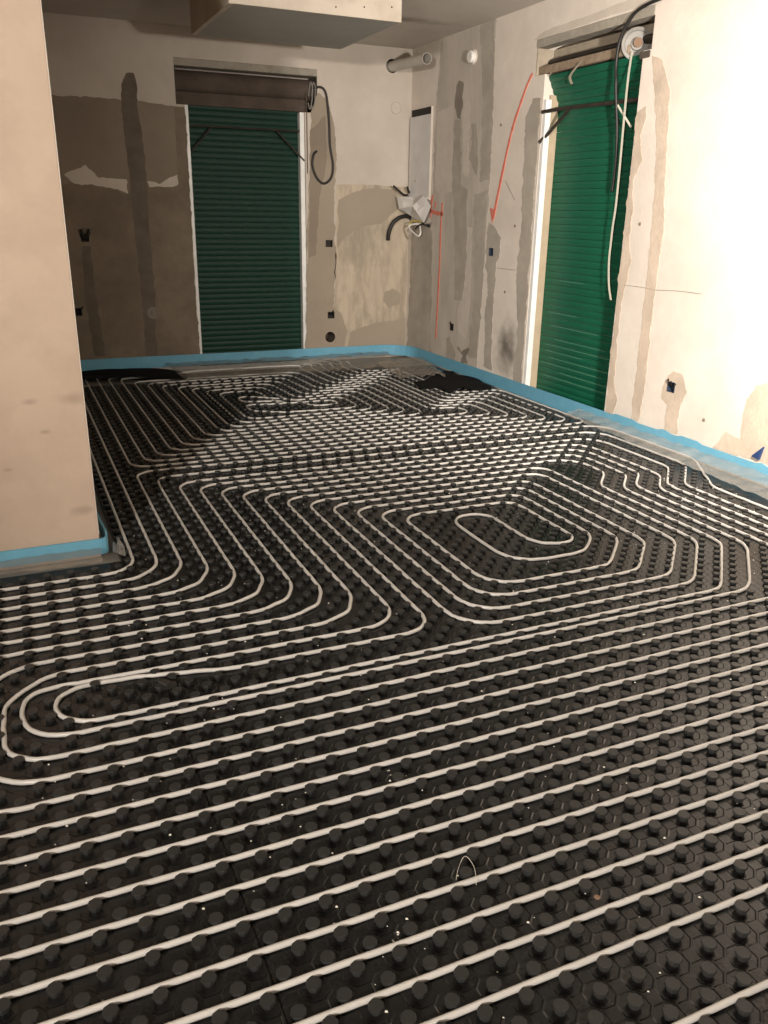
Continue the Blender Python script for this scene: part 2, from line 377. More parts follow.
Bp([(338, 200), (352, 194), (362, 190), (375, 188), (395, 190), (398, 208), (380, 224), (362, 226), (346, 236), (337, 250)], 'mortar_mid', .0045)
Bp([(384, 292), (392, 288), (400, 294), (399, 304), (390, 308), (383, 301)], 'mortar_mid', .0045)
Bp([(350, 332), (375, 323), (408, 318), (408, 350), (346, 352)], 'mortar_mid', .0045)
Bp([(322, 306), (330, 303), (340, 312), (346, 326), (345, 350), (320, 350), (319, 325)], 'mortar_mid', .0052)
# right wall
Rp([(442, 37), (470, 28), (496, 19), (493, 120), (490, 180), (486, 230), (482, 300), (476, 372), (430, 356), (432, 200), (436, 105)], 'greige_wash', .002, label='greige washed render between the corner and the red arrow')
Rp([(412, 226), (432, 222), (432, 354), (407, 350)], 'mortar_grey', .004, label='smooth grey mortar band in the corner')
Rp([(437, 112), (452, 106), (453, 190), (441, 196), (435, 190)], 'mortar_light', .0035)
Rp([(462, 226), (472, 228), (471, 290), (466, 340), (457, 332), (462, 270)], 'mortar_light', .0035)
Rp([(463, 104), (469, 100), (470, 120), (468, 176), (463, 174)], 'mortar_light', .0035)
Rp([(455, 120), (462, 120), (461, 185), (467, 190), (467, 260), (462, 300), (455, 300), (454, 200), (452, 190)], 'mortar_grey', .0045)
Rp([(456, 92), (459, 81), (463, 82), (463, 105), (461, 120), (457, 118), (455, 105)], 'mortar_dark', .006)
Rp([(471, 124), (478, 122), (478, 140), (479, 160), (477, 176), (473, 170), (469, 160), (472, 142)], 'mortar_grey', .005)
Rp([(480, 24), (495, 19), (493, 120), (490, 180), (480, 182), (483, 100)], 'mortar_grey', .0035)
Rp([(474, 195), (488, 190), (486, 235), (482, 300), (477, 360), (468, 356), (474, 300)], 'mortar_grey', .0035)
Rp([(489, 222), (494, 226), (501, 238), (500, 252), (497, 262), (494, 300), (492, 330), (492, 370), (484, 366), (485, 320), (488, 290), (486, 262), (486, 244)], 'mortar_grey', .004, name='filled_chase')
Rp([(533, 98), (541, 98), (521, 388), (512, 386), (518, 330), (516, 280), (521, 230), (524, 170), (526, 118)], 'mortar_grey', .004, label='grey mortar edge left of the lit shutter')
Rp([(637, 112), (647, 106), (646, 122), (640, 135), (642, 160), (634, 180), (630, 240), (632, 260), (622, 300), (618, 340), (614, 380), (618, 400), (612, 418), (605, 415), (615, 320)], 'mortar_tan', .004)
Rp([(652, 55), (662, 60), (670, 90), (668, 140), (665, 180), (664, 230), (658, 270), (652, 320), (648, 360), (643, 400), (638, 424), (630, 422), (637, 370), (642, 320), (648, 270), (654, 200), (657, 140), (655, 100)], 'mortar_tan', .004, name='filled_chase', label='ragged tan mortar strip right of the lit shutter')
Rp([(663, 387), (667, 375), (674, 371), (683, 376), (687, 394), (680, 405), (677, 434), (664, 430), (667, 405), (661, 398)], 'mortar_tan', .003)
Rp([(747, 398), (757, 386), (800, 372), (800, 475), (738, 455), (742, 420)], 'mortar_tan', .003)
Rp([(712, 449), (726, 431), (741, 440), (738, 456)], 'mortar_tan', .0035)
Rp([(534, 40), (545, 31), (562, 24), (585, 17), (610, 7), (640, -5), (656, -12), (656, 2), (600, 19), (538, 40)], 'mortar_light', .004, jit=.6)
Rp([(446, 338), (450, 336), (456, 356), (452, 362), (446, 358)], 'mortar_grey', .0045, name='filled_chase')
# bare dark scars low on the wall
Rp([(457, 346), (461, 352), (468, 347), (471, 350), (466, 357), (468, 364), (460, 363), (463, 356)], 'mortar_dark', .0045)

# red spray marks (paint on the wall)
def ribbon(pts, w, name, parent, t=.0045, m='red_spray'):
    P = [Vector(onX(*p)) for p in pts]; P = smoothline(P, 5); mb = MB(); n = len(P)
    for i, q in enumerate(P):
        d = (P[min(i+1, n-1)]-P[max(i-1, 0)]).normalized(); s = Vector((0, d.z, -d.y)); ww = (w[0]+(w[1]-w[0])*i/(n-1))*(1+.25*random.uniform(-1, 1))
        for sg in (-1, 1): mb.v.append(tuple(q+s*ww*sg*.5+Vector((-t, 0, 0))))
        for sg in (-1, 1): mb.v.append(tuple(q+s*ww*sg*.5))
    for i in range(n-1):
        a, b = 4*i, 4*i+4
        mb.f += [(a, a+1, b+1, b), (a, b, b+2, a+2), (a+1, a+3, b+3, b+1)]
    return mb.build(name, m, parent)
o = ribbon([(533, 73), (527, 86), (520, 106), (514, 124), (508, 148), (502, 176), (497, 200), (493.5, 218)], (.02, .03), 'spray_arrow', wall_right); o['label'] = 'long curved red spray-paint arrow pointing down'
P = [Vector(onX(*p))+Vector((-.005, 0, 0)) for p in ((490.5, 208), (496, 210), (492.5, 223))]; mb = MB(); mb.v = [tuple(q) for q in P]+[tuple(q+Vector((.004, 0, 0))) for q in P]
mb.f = [(0, 1, 2), (0, 1, 4, 3), (1, 2, 5, 4), (2, 0, 3, 5)]; mb.build('spray_arrowhead', 'red_spray', wall_right)
ribbon([(433, 195), (431.5, 205), (430.5, 218)], (.03, .02), 'spray_mark', wall_right)
ribbon([(431, 211), (437, 213), (443.5, 214)], (.045, .035), 'spray_mark', wall_right)
ribbon([(442.5, 203), (442, 212), (441, 225), (440, 260), (438, 300), (436, 338)], (.028, .022), 'spray_line', wall_right)['label'] = 'thin vertical red spray line near the corner'
ribbon([(436, 202), (435.5, 208)], (.02, .02), 'spray_mark', wall_right)

for pts in ([(624, 285), (640, 287), (655, 290)], [(655, 290), (678, 291), (702, 294)], [(497, 268), (506, 269), (516, 270)], [(505, 180), (510, 190), (515, 200)]):
    ribbon(pts, (.004, .003), 'crack', wall_right, t=.0025, m='mortar_dark')
for x, y in ((501, 125), (515, 226), (505, 292), (640, 224), (704, 420)):
    q = onX(x, y); MB().lathe(tuple(q), (-1, 0, 0), [(.014, 0), (.012, .004), (.0001, .005)], 8).build('screw_plug', 'mortar_dark', wall_right)

# ------------------------------------------------------------------ dropped box under the ceiling
zb = 2.85
fl, fr_, br_ = onZ(229, 2.7, zb), onZ(401.5, 22.5, zb), onZ(336, 49, zb)
x0, x1, y0, y1 = float(fl[0]), float(fr_[0]), float(fr_[1]), float(br_[1])
so = empty('ceiling_soffit', ((x0+x1)/2, (y0+y1)/2, ZC)); tag(so, 'boxed plasterboard drop hanging from the ceiling above the far shutter', 'soffit')
def sp(name, a, b, m): return child_at(MB().box(a, b).build(name, m, bevel=.002), so)
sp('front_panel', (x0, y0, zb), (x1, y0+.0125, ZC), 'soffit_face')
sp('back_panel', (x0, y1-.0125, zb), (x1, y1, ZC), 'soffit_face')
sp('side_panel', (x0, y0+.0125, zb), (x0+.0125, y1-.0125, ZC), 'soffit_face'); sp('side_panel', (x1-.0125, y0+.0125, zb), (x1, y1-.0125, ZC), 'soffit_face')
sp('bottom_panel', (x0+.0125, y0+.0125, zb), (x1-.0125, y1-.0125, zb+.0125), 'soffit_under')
child_at(MB().box((x0-.001, y0+.0, zb-.0015), (x0+.035, y1, zb)).build('corner_tape', 'soffit_face'), so)
for i in range(6):
    xx = x0+.12+i*(x1-x0-.2)/5
    child_at(MB().lathe((xx, y0, zb+.05+.02*((i*7) % 3)), (0, -1, 0), [(.006, 0), (.006, .0015), (0.0001, .002)], 8).build('screw', 'socket_black'), so)

# ------------------------------------------------------------------ roller shutters
def slat_mesh(L, pitch, axis):
    prof = []
    for i in range(7):
        a = i/6; prof.append((-.0045*sin(pi*a), a*pitch*.955))
    prof += [(.004, pitch*.955), (.004, 0)]
    mb = MB(); n = len(prof)
    for u in (-L/2, L/2):
        for d, z in prof: mb.v.append((u, d, z) if axis == 'Y' else (d, u, z))
    mb.f = [(i, (i+1) % n, n+(i+1) % n, n+i) for i in range(n)]+[tuple(range(n)), tuple(n+i for i in reversed(range(n)))]
    return mb
def shutter(axis, u0, u1, plane, ztop, m, name_label, bend):
    root = empty('roller_shutter', ((u0+u1)/2, plane, 0) if axis == 'Y' else (plane, (u0+u1)/2, 0))
    tag(root, name_label, 'shutter')
    pitch = .0545; proto = slat_mesh(u1-u0, pitch, axis).build('slat', m, root); me = proto.data
    k = 0; z = 0.0; off = 0.0
    while z < ztop:
        o = proto if k == 0 else bpy.data.objects.new('slat', me)
        if k: C.objects.link(o); o.parent = root
        t = max(0, (z-(ztop-bend))/bend) if bend else 0
        tilt = -min(t*3, 1)*0.46
        if axis == 'Y': o.location = (0, off, z); o.rotation_euler = (-tilt if False else tilt*-1*-1, 0, 0)
        else: o.location = (off, 0, z); o.rotation_euler = (0, tilt, 0)
        off += sin(tilt)*pitch; z += pitch*cos(tilt); k += 1
    return root
shB = shutter('Y', 1.478, 2.652, YW+.11, 2.50, 'shutter_green_shaded', 'dim green roller shutter closed in the far wall', 0)
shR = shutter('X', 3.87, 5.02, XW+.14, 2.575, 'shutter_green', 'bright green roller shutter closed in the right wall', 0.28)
# parts of the far shutter
def part(root, mb, name, m, **k): return child_at(mb.build(name, m, **k), root)
part(shB, MB().box((1.466, YW+.005, 0), (1.497, YW+.10, 2.47)), 'guide_rail', 'rail_white', bevel=.003)
part(shB, MB().box((2.618, YW+.02, 0), (2.664, YW+.10, 2.47)), 'guide_rail', 'rail_white', bevel=.003)
part(shB, MB().tube([(1.47, YW+.03, 2.295), (2.66, YW+.03, 2.295)], .009), 'lock_bar', 'steel_dark')
part(shB, MB().tube([(1.47, YW+.02, 2.02), (1.72, YW+.045, 2.29)], .009), 'brace', 'steel_dark')
part(shB, MB().tube([(2.66, YW+.02, 2.02), (2.38, YW+.045, 2.29)], .009), 'brace', 'steel_dark')
part(shB, MB().box((1.385, YW-.004, 2.80), (2.80, YW+.16, 2.865)), 'concrete_lip', 'concrete_lip', bevel=.006)
part(shB, MB().lathe((1.40, YW+.12, 2.68), (1, 0, 0), [(.0001, 0), (.10, 0), (.10, 1.38), (.0001, 1.38)], 24), 'roller', 'box_brown', smooth=False)
part(shB, MB().box((1.39, YW+.035, 2.475), (2.70, YW+.06, 2.585)), 'fascia_board', 'box_brown', bevel=.003)
part(shB, MB().box((1.388, YW+.255, 2.472), (2.797, YW+.268, 2.80)), 'box_back', 'box_dark')
part(shB, MB().box((1.388, YW+.002, 2.472), (1.396, YW+.255, 2.80)), 'box_side', 'box_dark')
part(shB, MB().box((2.789, YW+.002, 2.472), (2.797, YW+.255, 2.80)), 'box_side', 'box_dark')
part(shB, MB().box((1.396, YW+.15, 2.466), (2.789, YW+.255, 2.474)), 'box_base', 'box_dark')
for dx in (0, .03):
    part(shB, MB().tube(smoothline([(2.715+dx, YW+.02, 2.62), (2.725+dx, YW-.01, 2.74), (2.745+dx, YW-.012, 2.70), (2.74+dx, YW-.01, 2.58), (2.72+dx, YW+.0, 2.50), (2.71+dx, YW+.02, 2.56)], 5), .006, 6), 'strap_loop', 'disc_white')
part(shB, MB().box((2.68, YW-.003, 1.9), (2.69, YW+.0, 2.66)), 'belt', 'box_brown')
# parts of the lit shutter
part(shR, MB().box((XW+.004, 4.985, 0), (XW+.055, 5.028, 2.415)), 'guide_rail', 'rail_white', bevel=.003)
part(shR, MB().box((XW+.055, 5.0, 0), (XW+.135, 5.028, 2.45)), 'frame_post', 'jamb_tan', bevel=.003)
bL, bR = onX(538, 113, XW+.01), onX(634, 98, XW+.05)
part(shR, MB().tube([(XW+.0, 5.03, bL[2]), (XW+.045, 4.8, bL[2]+.01), (XW+.06, 3.87, bR[2]-.015)], .015), 'lock_bar', 'steel_dark')
part(shR, MB().tube([(XW-.004, 5.035, 2.10), (XW+.03, 4.97, 2.16), (XW+.05, 4.72, bL[2]+.005)], .014), 'brace', 'steel_dark')
q = onX(615, 101, XW+.055); part(shR, MB().tube([q, onX(631, 127, XW+.05)], .008), 'brace', 'belt')
part(shR, MB().box((XW-.006, 3.78, 2.80), (XW+.10, 5.17, 2.862)), 'concrete_lip', 'concrete_lip', bevel=.006)
part(shR, MB().box((XW+.16, 3.79, 2.66), (XW+.19, 5.16, 2.80)), 'inner_board', 'board_tan')
part(shR, MB().box((XW+.02, 4.05, 2.605), (XW+.07, 5.165, 2.668)), 'lower_board', 'board_rough', bevel=.008)
part(shR, MB().box((XW+.0, 5.155, 2.602), (XW+.15, 5.168, 2.80)), 'end_board', 'board_tan')
part(shR, MB().box((XW+.245, 3.785, 2.605), (XW+.258, 5.165, 2.80)), 'box_back', 'box_dark')
part(shR, MB().tube([(XW+.13, 3.80, 2.70), (XW+.13, 5.15, 2.70)], .03, 12), 'roller_shaft', 'steel_dark')
dc = onX(640, 43, XW+.07)
part(shR, MB().lathe((XW+.07, dc[1]+.03, dc[2]), (-.55, -.85, 0), [(.0001, -.03), (.095, -.03), (.105, -.02), (.105, 0), (.085, .004), (.08, -.006), (.045, -.006), (.04, .01), (.0001, .01)], 28), 'winder_disc', 'disc_white', smooth=False)
part(shR, MB().lathe((XW+.055, dc[1]+.005, dc[2]), (-.55, -.85, 0), [(.0001, .01), (.03, .01), (.03, .02), (.0001, .02)], 16), 'winder_hub', 'chip_brown')
part(shR, MB().box((XW-.003, 3.785, 2.55), (XW+.06, 3.90, 2.60)), 'box_corner', 'box_dark', bevel=.01)
for z_, a_, b_ in ((.20, .1, .92), (.255, .3, .95), (.31, .05, .8), (.365, .15, .9), (.42, .1, .55), (.474, .1, .9), (.53, .2, .8), (.64, .15, .7), (.75, .1, .45), (1.02, .2, .5)):  # pale solid strips paint the light showing in the slots
    part(shR, MB().box((XW+.1335, 3.87+1.15*(1-b_), z_-.0015), (XW+.137, 3.87+1.15*(1-a_), z_+.0015)), 'slot_glint', 'slot_glint_pale')
def strap(root, pix, depth, w, name, m):
    P = smoothline([onX(x, y, XW+d) for (x, y), d in zip(pix, depth)], 6); mb = MB(); n = len(P)
    for i, qv in enumerate(P):
        for a, b in ((-w/2, 0), (w/2, 0), (w/2, .002), (-w/2, .002)): mb.v.append((qv.x-b, qv.y+a, qv.z))
    for i in range(n-1):
        for j in range(4): mb.f.append((4*i+j, 4*i+(j+1) % 4, 4*i+4+(j+1) % 4, 4*i+4+j))
    mb.f += [(0, 1, 2, 3), (4*n-4, 4*n-3, 4*n-2, 4*n-1)]
    return part(root, mb, name, m)
strap(shR, [(632, 52), (628, 80), (624, 120), (620, 165), (616, 205), (613, 225), (611, 242), (609, 262), (609, 285), (611, 300)], [.03, .03, .035, .04, .05, .055, .06, .06, .055, .05], .02, 'pull_strap', 'belt')
strap(shR, [(581, 62), (575, 69), (570, 77), (572, 84)], [.0, .0, .01, .02], .03, 'strap_tab', 'board_tan')
strap(shR, [(552, 72), (549, 76)], [.01, .01], .02, 'strap_tab', 'board_tan')

# ------------------------------------------------------------------ black cables
def cable(name, P, r, m, label, cat='cable', n=8):
    return tag(MB().tube(smoothline(P, 7), r, n).build(name, m, smooth=True), label, cat)
cable('cable', [onX(x, y, XW+d) for x, y, d in ((662, -2, -.01), (648, 4, -.015), (636, 12, -.01), (626, 26, -.02), (619, 44, -.02), (616, 66, -.01), (616, 80, .02), (616, 95, .035), (617, 130, .07), (616, 160, .08), (614, 178, .085), (612, 192, .09))],
      [.016]*0 or .012, 'rubber_black', 'black cable hanging from the roller box down the lit shutter')
cable('cable', [onY(x, y, YW-d) for x, y, d in ((312, 90, .0), (320, 87, .015), (326, 94, .02), (329, 120, .018), (330, 145, .018), (333, 165, .02), (331, 178, .02), (324, 183.5, .02), (317, 178, .02), (312.5, 166, .02), (313.5, 155, .02), (317, 151, .018))],
      .0115, 'rubber_black', 'looped black cable hanging on the mortar beside the far shutter')

# ------------------------------------------------------------------ sockets
def socket(q, axis, label, m='socket_black', wires=True, sc=1.0, group=None):
    root = empty('socket_box', tuple(q)); tag(root, label, 'socket box', group)
    w = .035*sc; h = .035
    def bx(a0, a1, d0, d1, z0, z1):
        if axis == 'Y': return ((q[0]+a0, YW+d0, q[2]+z0), (q[0]+a1, YW+d1, q[2]+z1))
        return ((XW+d0, q[1]+a0, q[2]+z0), (XW+d1, q[1]+a1, q[2]+z1))
    mb = MB()
    for r in (bx(-w, w, .040, .046, -h, h), bx(-w, -w+.003, -.006, .04, -h, h), bx(w-.003, w, -.006, .04, -h, h), bx(-w, w, -.006, .04, -h, -h+.003), bx(-w, w, -.006, .04, h-.003, h)): mb.box(*r)
    part(root, mb, 'housing', m)
    if wires:
        for i in range(3):
            a = (i-1)*.02; e = random.uniform(-.025, .03)
            pts = [(a, .035, 0), (a*1.2, .0, .01), (a*1.6+e, -.02, .03+.012*i)]
            P = [((q[0]+u, YW+d, q[2]+z) if axis == 'Y' else (XW+d, q[1]+u, q[2]+z)) for u, d, z in pts]
            part(root, MB().tube(smoothline(P, 4), .006, 6), 'wire', 'rubber_black')
    return root
r0 = socket(sockB[0], 'Y', 'socket box with two black cable ends sticking up, left of the far shutter')
for a, b in (((81, 229), (84, 238)), ((89, 229), (86, 239))):
    part(r0, MB().tube([onY(*b, YW-.0), onY((a[0]+b[0])/2, (a[1]+b[1])/2, YW-.03), onY(*a, YW-.04)], .012, 7), 'cable_end', 'rubber_black')
socket(sockB[1], 'Y', 'low socket box half hidden by the beige wall end')
socket(sockB[2], 'Y', 'empty dark socket opening right of the far shutter, at mid height', wires=False, sc=1.1)
socket(sockB[3], 'Y', 'low dark socket box just above the round hole', sc=1.1)
socket(sockR[0], 'X', 'blue-backed socket box below the red arrow tip', 'socket_blue', wires=False)
socket(sockR[1], 'X', 'low socket box near the corner, above the blue strip')
socket(sockR[2], 'X', 'low blue socket box with loose wires on the brightest wall area', 'socket_blue')
# round drain hole low in the far wall
root = empty('drain_hole', (hq[0], YW, hq[2])); tag(root, 'round open pipe sleeve low in the wall right of the far shutter', 'drain pipe')
mb = MB(); R1 = .058; n = 32; ring = []
for j in range(n):
    an = 2*pi*j/n+pi/4; cx, cz = cos(an), sin(an); k = HR*1.35/max(abs(cx), abs(cz))
    mb.v += [(hq[0]+R1*cx, YW-.007, hq[2]+R1*cz), (hq[0]+k*cx, YW-.007, hq[2]+k*cz)]
mb.f = [(2*j, 2*j+1, 2*((j+1) % n)+1, 2*((j+1) % n)) for j in range(n)]
part(root, mb, 'mortar_collar', 'mortar_mid')
part(root, MB().lathe((hq[0], YW-.007, hq[2]), (0, 1, 0), [(R1, 0), (R1, .2), (.0001, .2)], 32), 'sleeve', 'box_brown')
# small faint ring low on the left of the far wall
q = onY(153, 313); rr = empty('pipe_sleeve', tuple(q)); tag(rr, 'small capped sleeve in the chase left of the far shutter', 'pipe cap')
part(rr, MB().lathe(tuple(q+np.array([0, -.006, 0])), (0, -1, 0), [(.06, 0), (.06, .006), (.045, .008), (.04, .002), (.02, .002), (.018, .008), (.0001, .008)], 24), 'cap', 'mortar_dark')

# ------------------------------------------------------------------ pipe stub by the corner, caps
pe = onX(427, 58.5, float(pq[0])+.0)
root = empty('vent_pipe', (pq[0], YW, pq[2])); tag(root, 'grey plastic pipe stub sticking out of the far wall under the ceiling corner', 'pipe')
mb = MB(); R1 = .05
for j in range(28):
    an = 2*pi*j/28; cx, cz = cos(an), sin(an); k = .0735/max(abs(cx), abs(cz))
    mb.v += [(pq[0]+.066*cx, YW-.003, pq[2]+.066*cz), (pq[0]+k*1.1*cx, YW-.003, pq[2]+k*1.1*cz)]
mb.f = [(2*j, 2*j+1, 2*((j+1) % 28)+1, 2*((j+1) % 28)) for j in range(28)]
part(root, mb, 'collar', 'plaster_back')
ax = Vector(pe)-Vector((pq[0], YW+.1, pq[2])); Lp = ax.length
part(root, MB().lathe((pq[0], YW+.1, pq[2]), tuple(ax), [(R1, 0), (R1, Lp), (R1-.004, Lp), (R1-.004, .05), (.0001, .05)], 24), 'tube', 'pvc', smooth=False)
q = onY(396, 108); rt = empty('wall_cap', tuple(q)); tag(rt, 'flat round plaster-coloured cap on the far wall near the corner', 'pipe cap')
part(rt, MB().lathe(tuple(q), (0, -1, 0), [(.062, 0), (.062, .008), (.056, .012), (.05, .007), (.0001, .007)], 28), 'cover', 'plaster_back')
q = onX(474, 57); rt = empty('wall_cap', tuple(q)); tag(rt, 'short white capped pipe stub high on the right wall', 'pipe cap')
part(rt, MB().lathe(tuple(q), (-1, 0, 0), [(.05, 0), (.05, .045), (.045, .05), (.0001, .05)], 24), 'stub', 'white_paint')
part(rt, MB().lathe(tuple(q), (-1, 0, 0), [(.062, 0), (.062, .006), (.05, .01)], 24), 'flange', 'plaster_right')

# ------------------------------------------------------------------ distribution recess by the corner
TL, TR, BR, BL = onX(413, 112), onX(434, 106), onX(432, 200), onX(412, 205)
root = empty('cabinet_cover', (XW, (TL[1]+TR[1])/2, BL[2])); tag(root, 'tall pale grey sheet covering the wall recess in the corner', 'cover sheet')
ya, yb = float(TR[1]), min(float(TL[1]), YW-.006); za, zt = float(BR[2]), float(TR[2])
part(root, MB().box((XW-.03, ya, za), (XW-.004, yb, zt-.07)), 'sheet', 'grey_sheet', bevel=.002)
part(root, MB().box((XW-.012, ya, zt-.07), (XW-.004, yb, zt)), 'gap_shade', 'socket_black')  # solid black strip painting the shade in the opening above the sheet
part(root, MB().box((XW-.031, ya-.006, za), (XW-.004, ya, zt)), 'edge_bead', 'mortar_light', bevel=.002)
part(root, MB().box((XW-.036, ya+.28, za+.18), (XW-.03, ya+.34, za+.2)), 'latch_slot', 'pvc')
part(root, MB().lathe((XW-.036, ya+.02, za+.02), (-1, 0, 0), [(.012, 0), (.012, .01), (.0001, .012)], 10), 'screw', 'white_paint')
# crumpled sheet, cable ends, conduit, wires in the corner
cr = [onY(397, 197, YW-.1), onY(414, 197, YW-.10), onX(424, 195, XW-.10), onX(431, 206, XW-.08), onX(424, 223, XW-.09), onY(410, 215, YW-.12), onY(399, 209, YW-.1)]
cen = sum((Vector(v) for v in cr), Vector())/len(cr)
P = [Vector(v) for v in cr]; mb = MB(); rings = 3
for k in range(rings):
    f = 1-k/rings
    for v in P:
        w = cen+(v-cen)*f; nn = noise.noise(w*14)*.03; mb.v.append((w.x-.02*(1-f)+nn*.5, w.y-.02*(1-f)+nn, w.z+nn*.2))
n = len(P); mb.v.append(tuple(cen+Vector((-.03, -.03, 0))))
for k in range(rings-1):
    for j in range(n): mb.f.append((k*n+j, k*n+(j+1) % n, (k+1)*n+(j+1) % n, (k+1)*n+j))
for j in range(n): mb.f.append(((rings-1)*n+j, (rings-1)*n+(j+1) % n, rings*n))
o = tag(mb.build('crumpled_paper', 'paper'), 'crumpled white sheet hanging below the grey cover in the corner', 'paper')
sd = o.modifiers.new('thick', 'SOLIDIFY'); sd.thickness = .002
cable('cable_end', [onY(393.5, 186, YW-.12), onY(399, 191, YW-.09), onY(404, 195, YW-.05), onY(407, 195, YW-.005)], .011, 'rubber_black', 'left black cable end above the crumpled sheet')
cable('cable_end', [onY(407, 187, YW-.12), onY(409, 192, YW-.08), onY(412, 195, YW-.03), onY(412.5, 196, YW-.005)], .011, 'rubber_black', 'right black cable end above the crumpled sheet')
cable('conduit', [onY(388, 240, YW-.03), onY(389, 232, YW-.05), onY(393, 223, YW-.07), onY(400, 217.5, YW-.08), onY(408, 216, YW-.07), onY(411, 219, YW-.03)], .022, 'rubber_black', 'thick black corrugated conduit arching down beside the corner')
root = empty('wire_bundle', tuple(onX(424, 225))); tag(root, 'bundle of loose white and yellow wires below the crumpled sheet', 'wires')
part(root, MB().tube(smoothline([onX(424, 225, XW), onX(416, 224, XW-.06), onX(409, 226, XW-.10), onX(412, 231, XW-.11), onX(418, 236, XW-.10), onX(420.5, 233, XW-.08), onX(420, 226, XW-.05)], 6), .009, 6), 'wire', 'white_paint')
part(root, MB().tube(smoothline([onX(424, 224, XW), onX(418, 221, XW-.05), onX(411, 222, XW-.09), onX(409, 225, XW-.1)], 6), .007, 6), 'wire', 'wire_yellow')
part(root, MB().tube(smoothline([onX(429, 226, XW), onX(421, 224.5, XW-.05), onX(415, 229, XW-.08)], 6), .009, 6), 'wire', 'rubber_black')
part(root, MB().tube([onX(429.5, 226, XW), onX(428, 225.5, XW-.03)], .018, 8), 'gland', 'rubber_black')
cable('conduit', [onX(426, 208, XW-.03), onX(425, 215, XW-.03), onX(423, 223, XW-.01)], .018, 'rubber_black', 'short black conduit stub under the grey cover')

# ------------------------------------------------------------------ nub mat
mat_root = empty('nub_mat', (1.2, 2.5, 0)); tag(mat_root, 'black nubbed plastic insulation mat covering the whole floor', 'insulation mat')
def xmax(y):
    return float(np.interp(y, [-4, 1.2, 1.9, 2.3, 2.8, 3.2, 4.2, 5.2, 6.6], [3.75, 3.6, 3.48, 3.55, 3.69, 3.68, 3.74, 3.76, 3.70]))
def xmin(y): return -2.1 if y < 2.44 else 0.035
Y0, Y1 = -1.72, 6.64
xs_ = [-2.15, -0.775, 0.025, 1.425, 2.825, 3.775]; ys_ = [-1.775, -0.975, -0.175, 0.625, 1.425, 2.225, 2.475, 3.025, 3.825, 4.625, 5.425, 6.225, 6.68]
panel_c = {}
for i in range(len(xs_)-1):
    for j in range(len(ys_)-1):
        a, b = xs_[i], xs_[i+1]; c, d = ys_[j], ys_[j+1]
        if c >= 2.47 and b <= 0.03: continue
        w, h = round(b-a, 3), round(d-c, 3); g = .0012
        o = MB().box((a+g, c+g, -.029), (b-g, d-g, .005)).build('panel', 'mat_black'); child_at(o, mat_root)
# lattice of nubs: rows every 50 mm, staggered by half of 100 mm
NP = []
for j in range(int(Y0/.05), int(Y1/.05)+1):
    y = j*.05
    for i in range(-22, 39):
        x = i*.1+(.05 if j % 2 else 0)
        if xmin(y) < x < xmax(y)-.02: NP.append((x, y))
NP = np.array(NP)
PIPE_PTS = []

# ------------------------------------------------------------------ pipes
def fillet(path):
    """path: list of (x, y, r[, cut]) -> dense 2D polyline with rounded corners"""
    pts = []
    for i, p in enumerate(path):
        if len(p) > 3 and 0 < i < len(path)-1:
            P = Vector(p[:2]); A = Vector(path[i-1][:2]); B = Vector(path[i+1][:2])
            pts.append((*(P+(A-P).normalized()*p[3]), p[2])); pts.append((*(P+(B-P).normalized()*p[3]), p[2]))
        else: pts.append(p[:3] if len(p) > 2 else (*p, 0))
    out = [Vector(pts[0][:2])]
    for i in range(1, len(pts)-1):
        P = Vector(pts[i][:2]); A = Vector(pts[i-1][:2]); B = Vector(pts[i+1][:2]); r = pts[i][2]
        u = (A-P); v = (B-P); lu, lv = u.length, v.length; u.normalize(); v.normalize()
        an = math.acos(max(-1, min(1, u.dot(v))))
        if an > pi-.01 or r <= 0: out.append(P); continue
        t = r/math.tan(an/2); t = min(t, lu*.49, lv*.49); r = t*math.tan(an/2)
        s, e = P+u*t, P+v*t; cen = P+(u+v).normalized()*(r/sin(an/2))
        a0 = math.atan2(s.y-cen.y, s.x-cen.x); a1 = math.atan2(e.y-cen.y, e.x-cen.x); da = (a1-a0+pi) % (2*pi)-pi
        k = max(3, int(abs(da)*r/.022))
        for q in range(k+1): out.append(cen+Vector((cos(a0+da*q/k), sin(a0+da*q/k)))*r)
    out.append(Vector(pts[-1][:2]))
    return out
def resample(P, step=.025):
    P = np.array([[p[0], p[1]] for p in P]); d = np.r_[0, np.cumsum(np.hypot(*np.diff(P, axis=0).T))]
    s = np.arange(0, d[-1], step); return np.c_[np.interp(s, d, P[:, 0]), np.interp(s, d, P[:, 1])]
def relax(P):
    """let the pipe thread between the nubs"""
    Q = P.copy(); keep = (P[:, 1] < 4.9)
    for it in range(4):
        y = Q[:, 1]; best = np.full(len(Q), 9.); bx = np.zeros(len(Q)); by = np.zeros(len(Q))
        j0 = np.floor(y/.05)
        for dj in (-1, 0, 1, 2):
            j = j0+dj; off = np.where(j % 2 == 1, .05, 0.); x = np.round((Q[:, 0]-off)/.1)*.1+off; yy = j*.05
            d = np.hypot(Q[:, 0]-x, y-yy); m = d < best; best[m] = d[m]; bx[m] = x[m]; by[m] = yy[m]
        need = (best < .022) & keep
        dx, dy = Q[:, 0]-bx, Q[:, 1]-by; ln = np.maximum(best, 1e-4)
        push = np.where(need, (.022-best), 0)*.3
        Q[:, 0] += dx/ln*push; Q[:, 1] += dy/ln*push
        if True:
            S2 = Q.copy(); S2[1:-1] = Q[1:-1]*.5+(Q[:-2]+Q[2:])*.25; Q = S2
    return Q
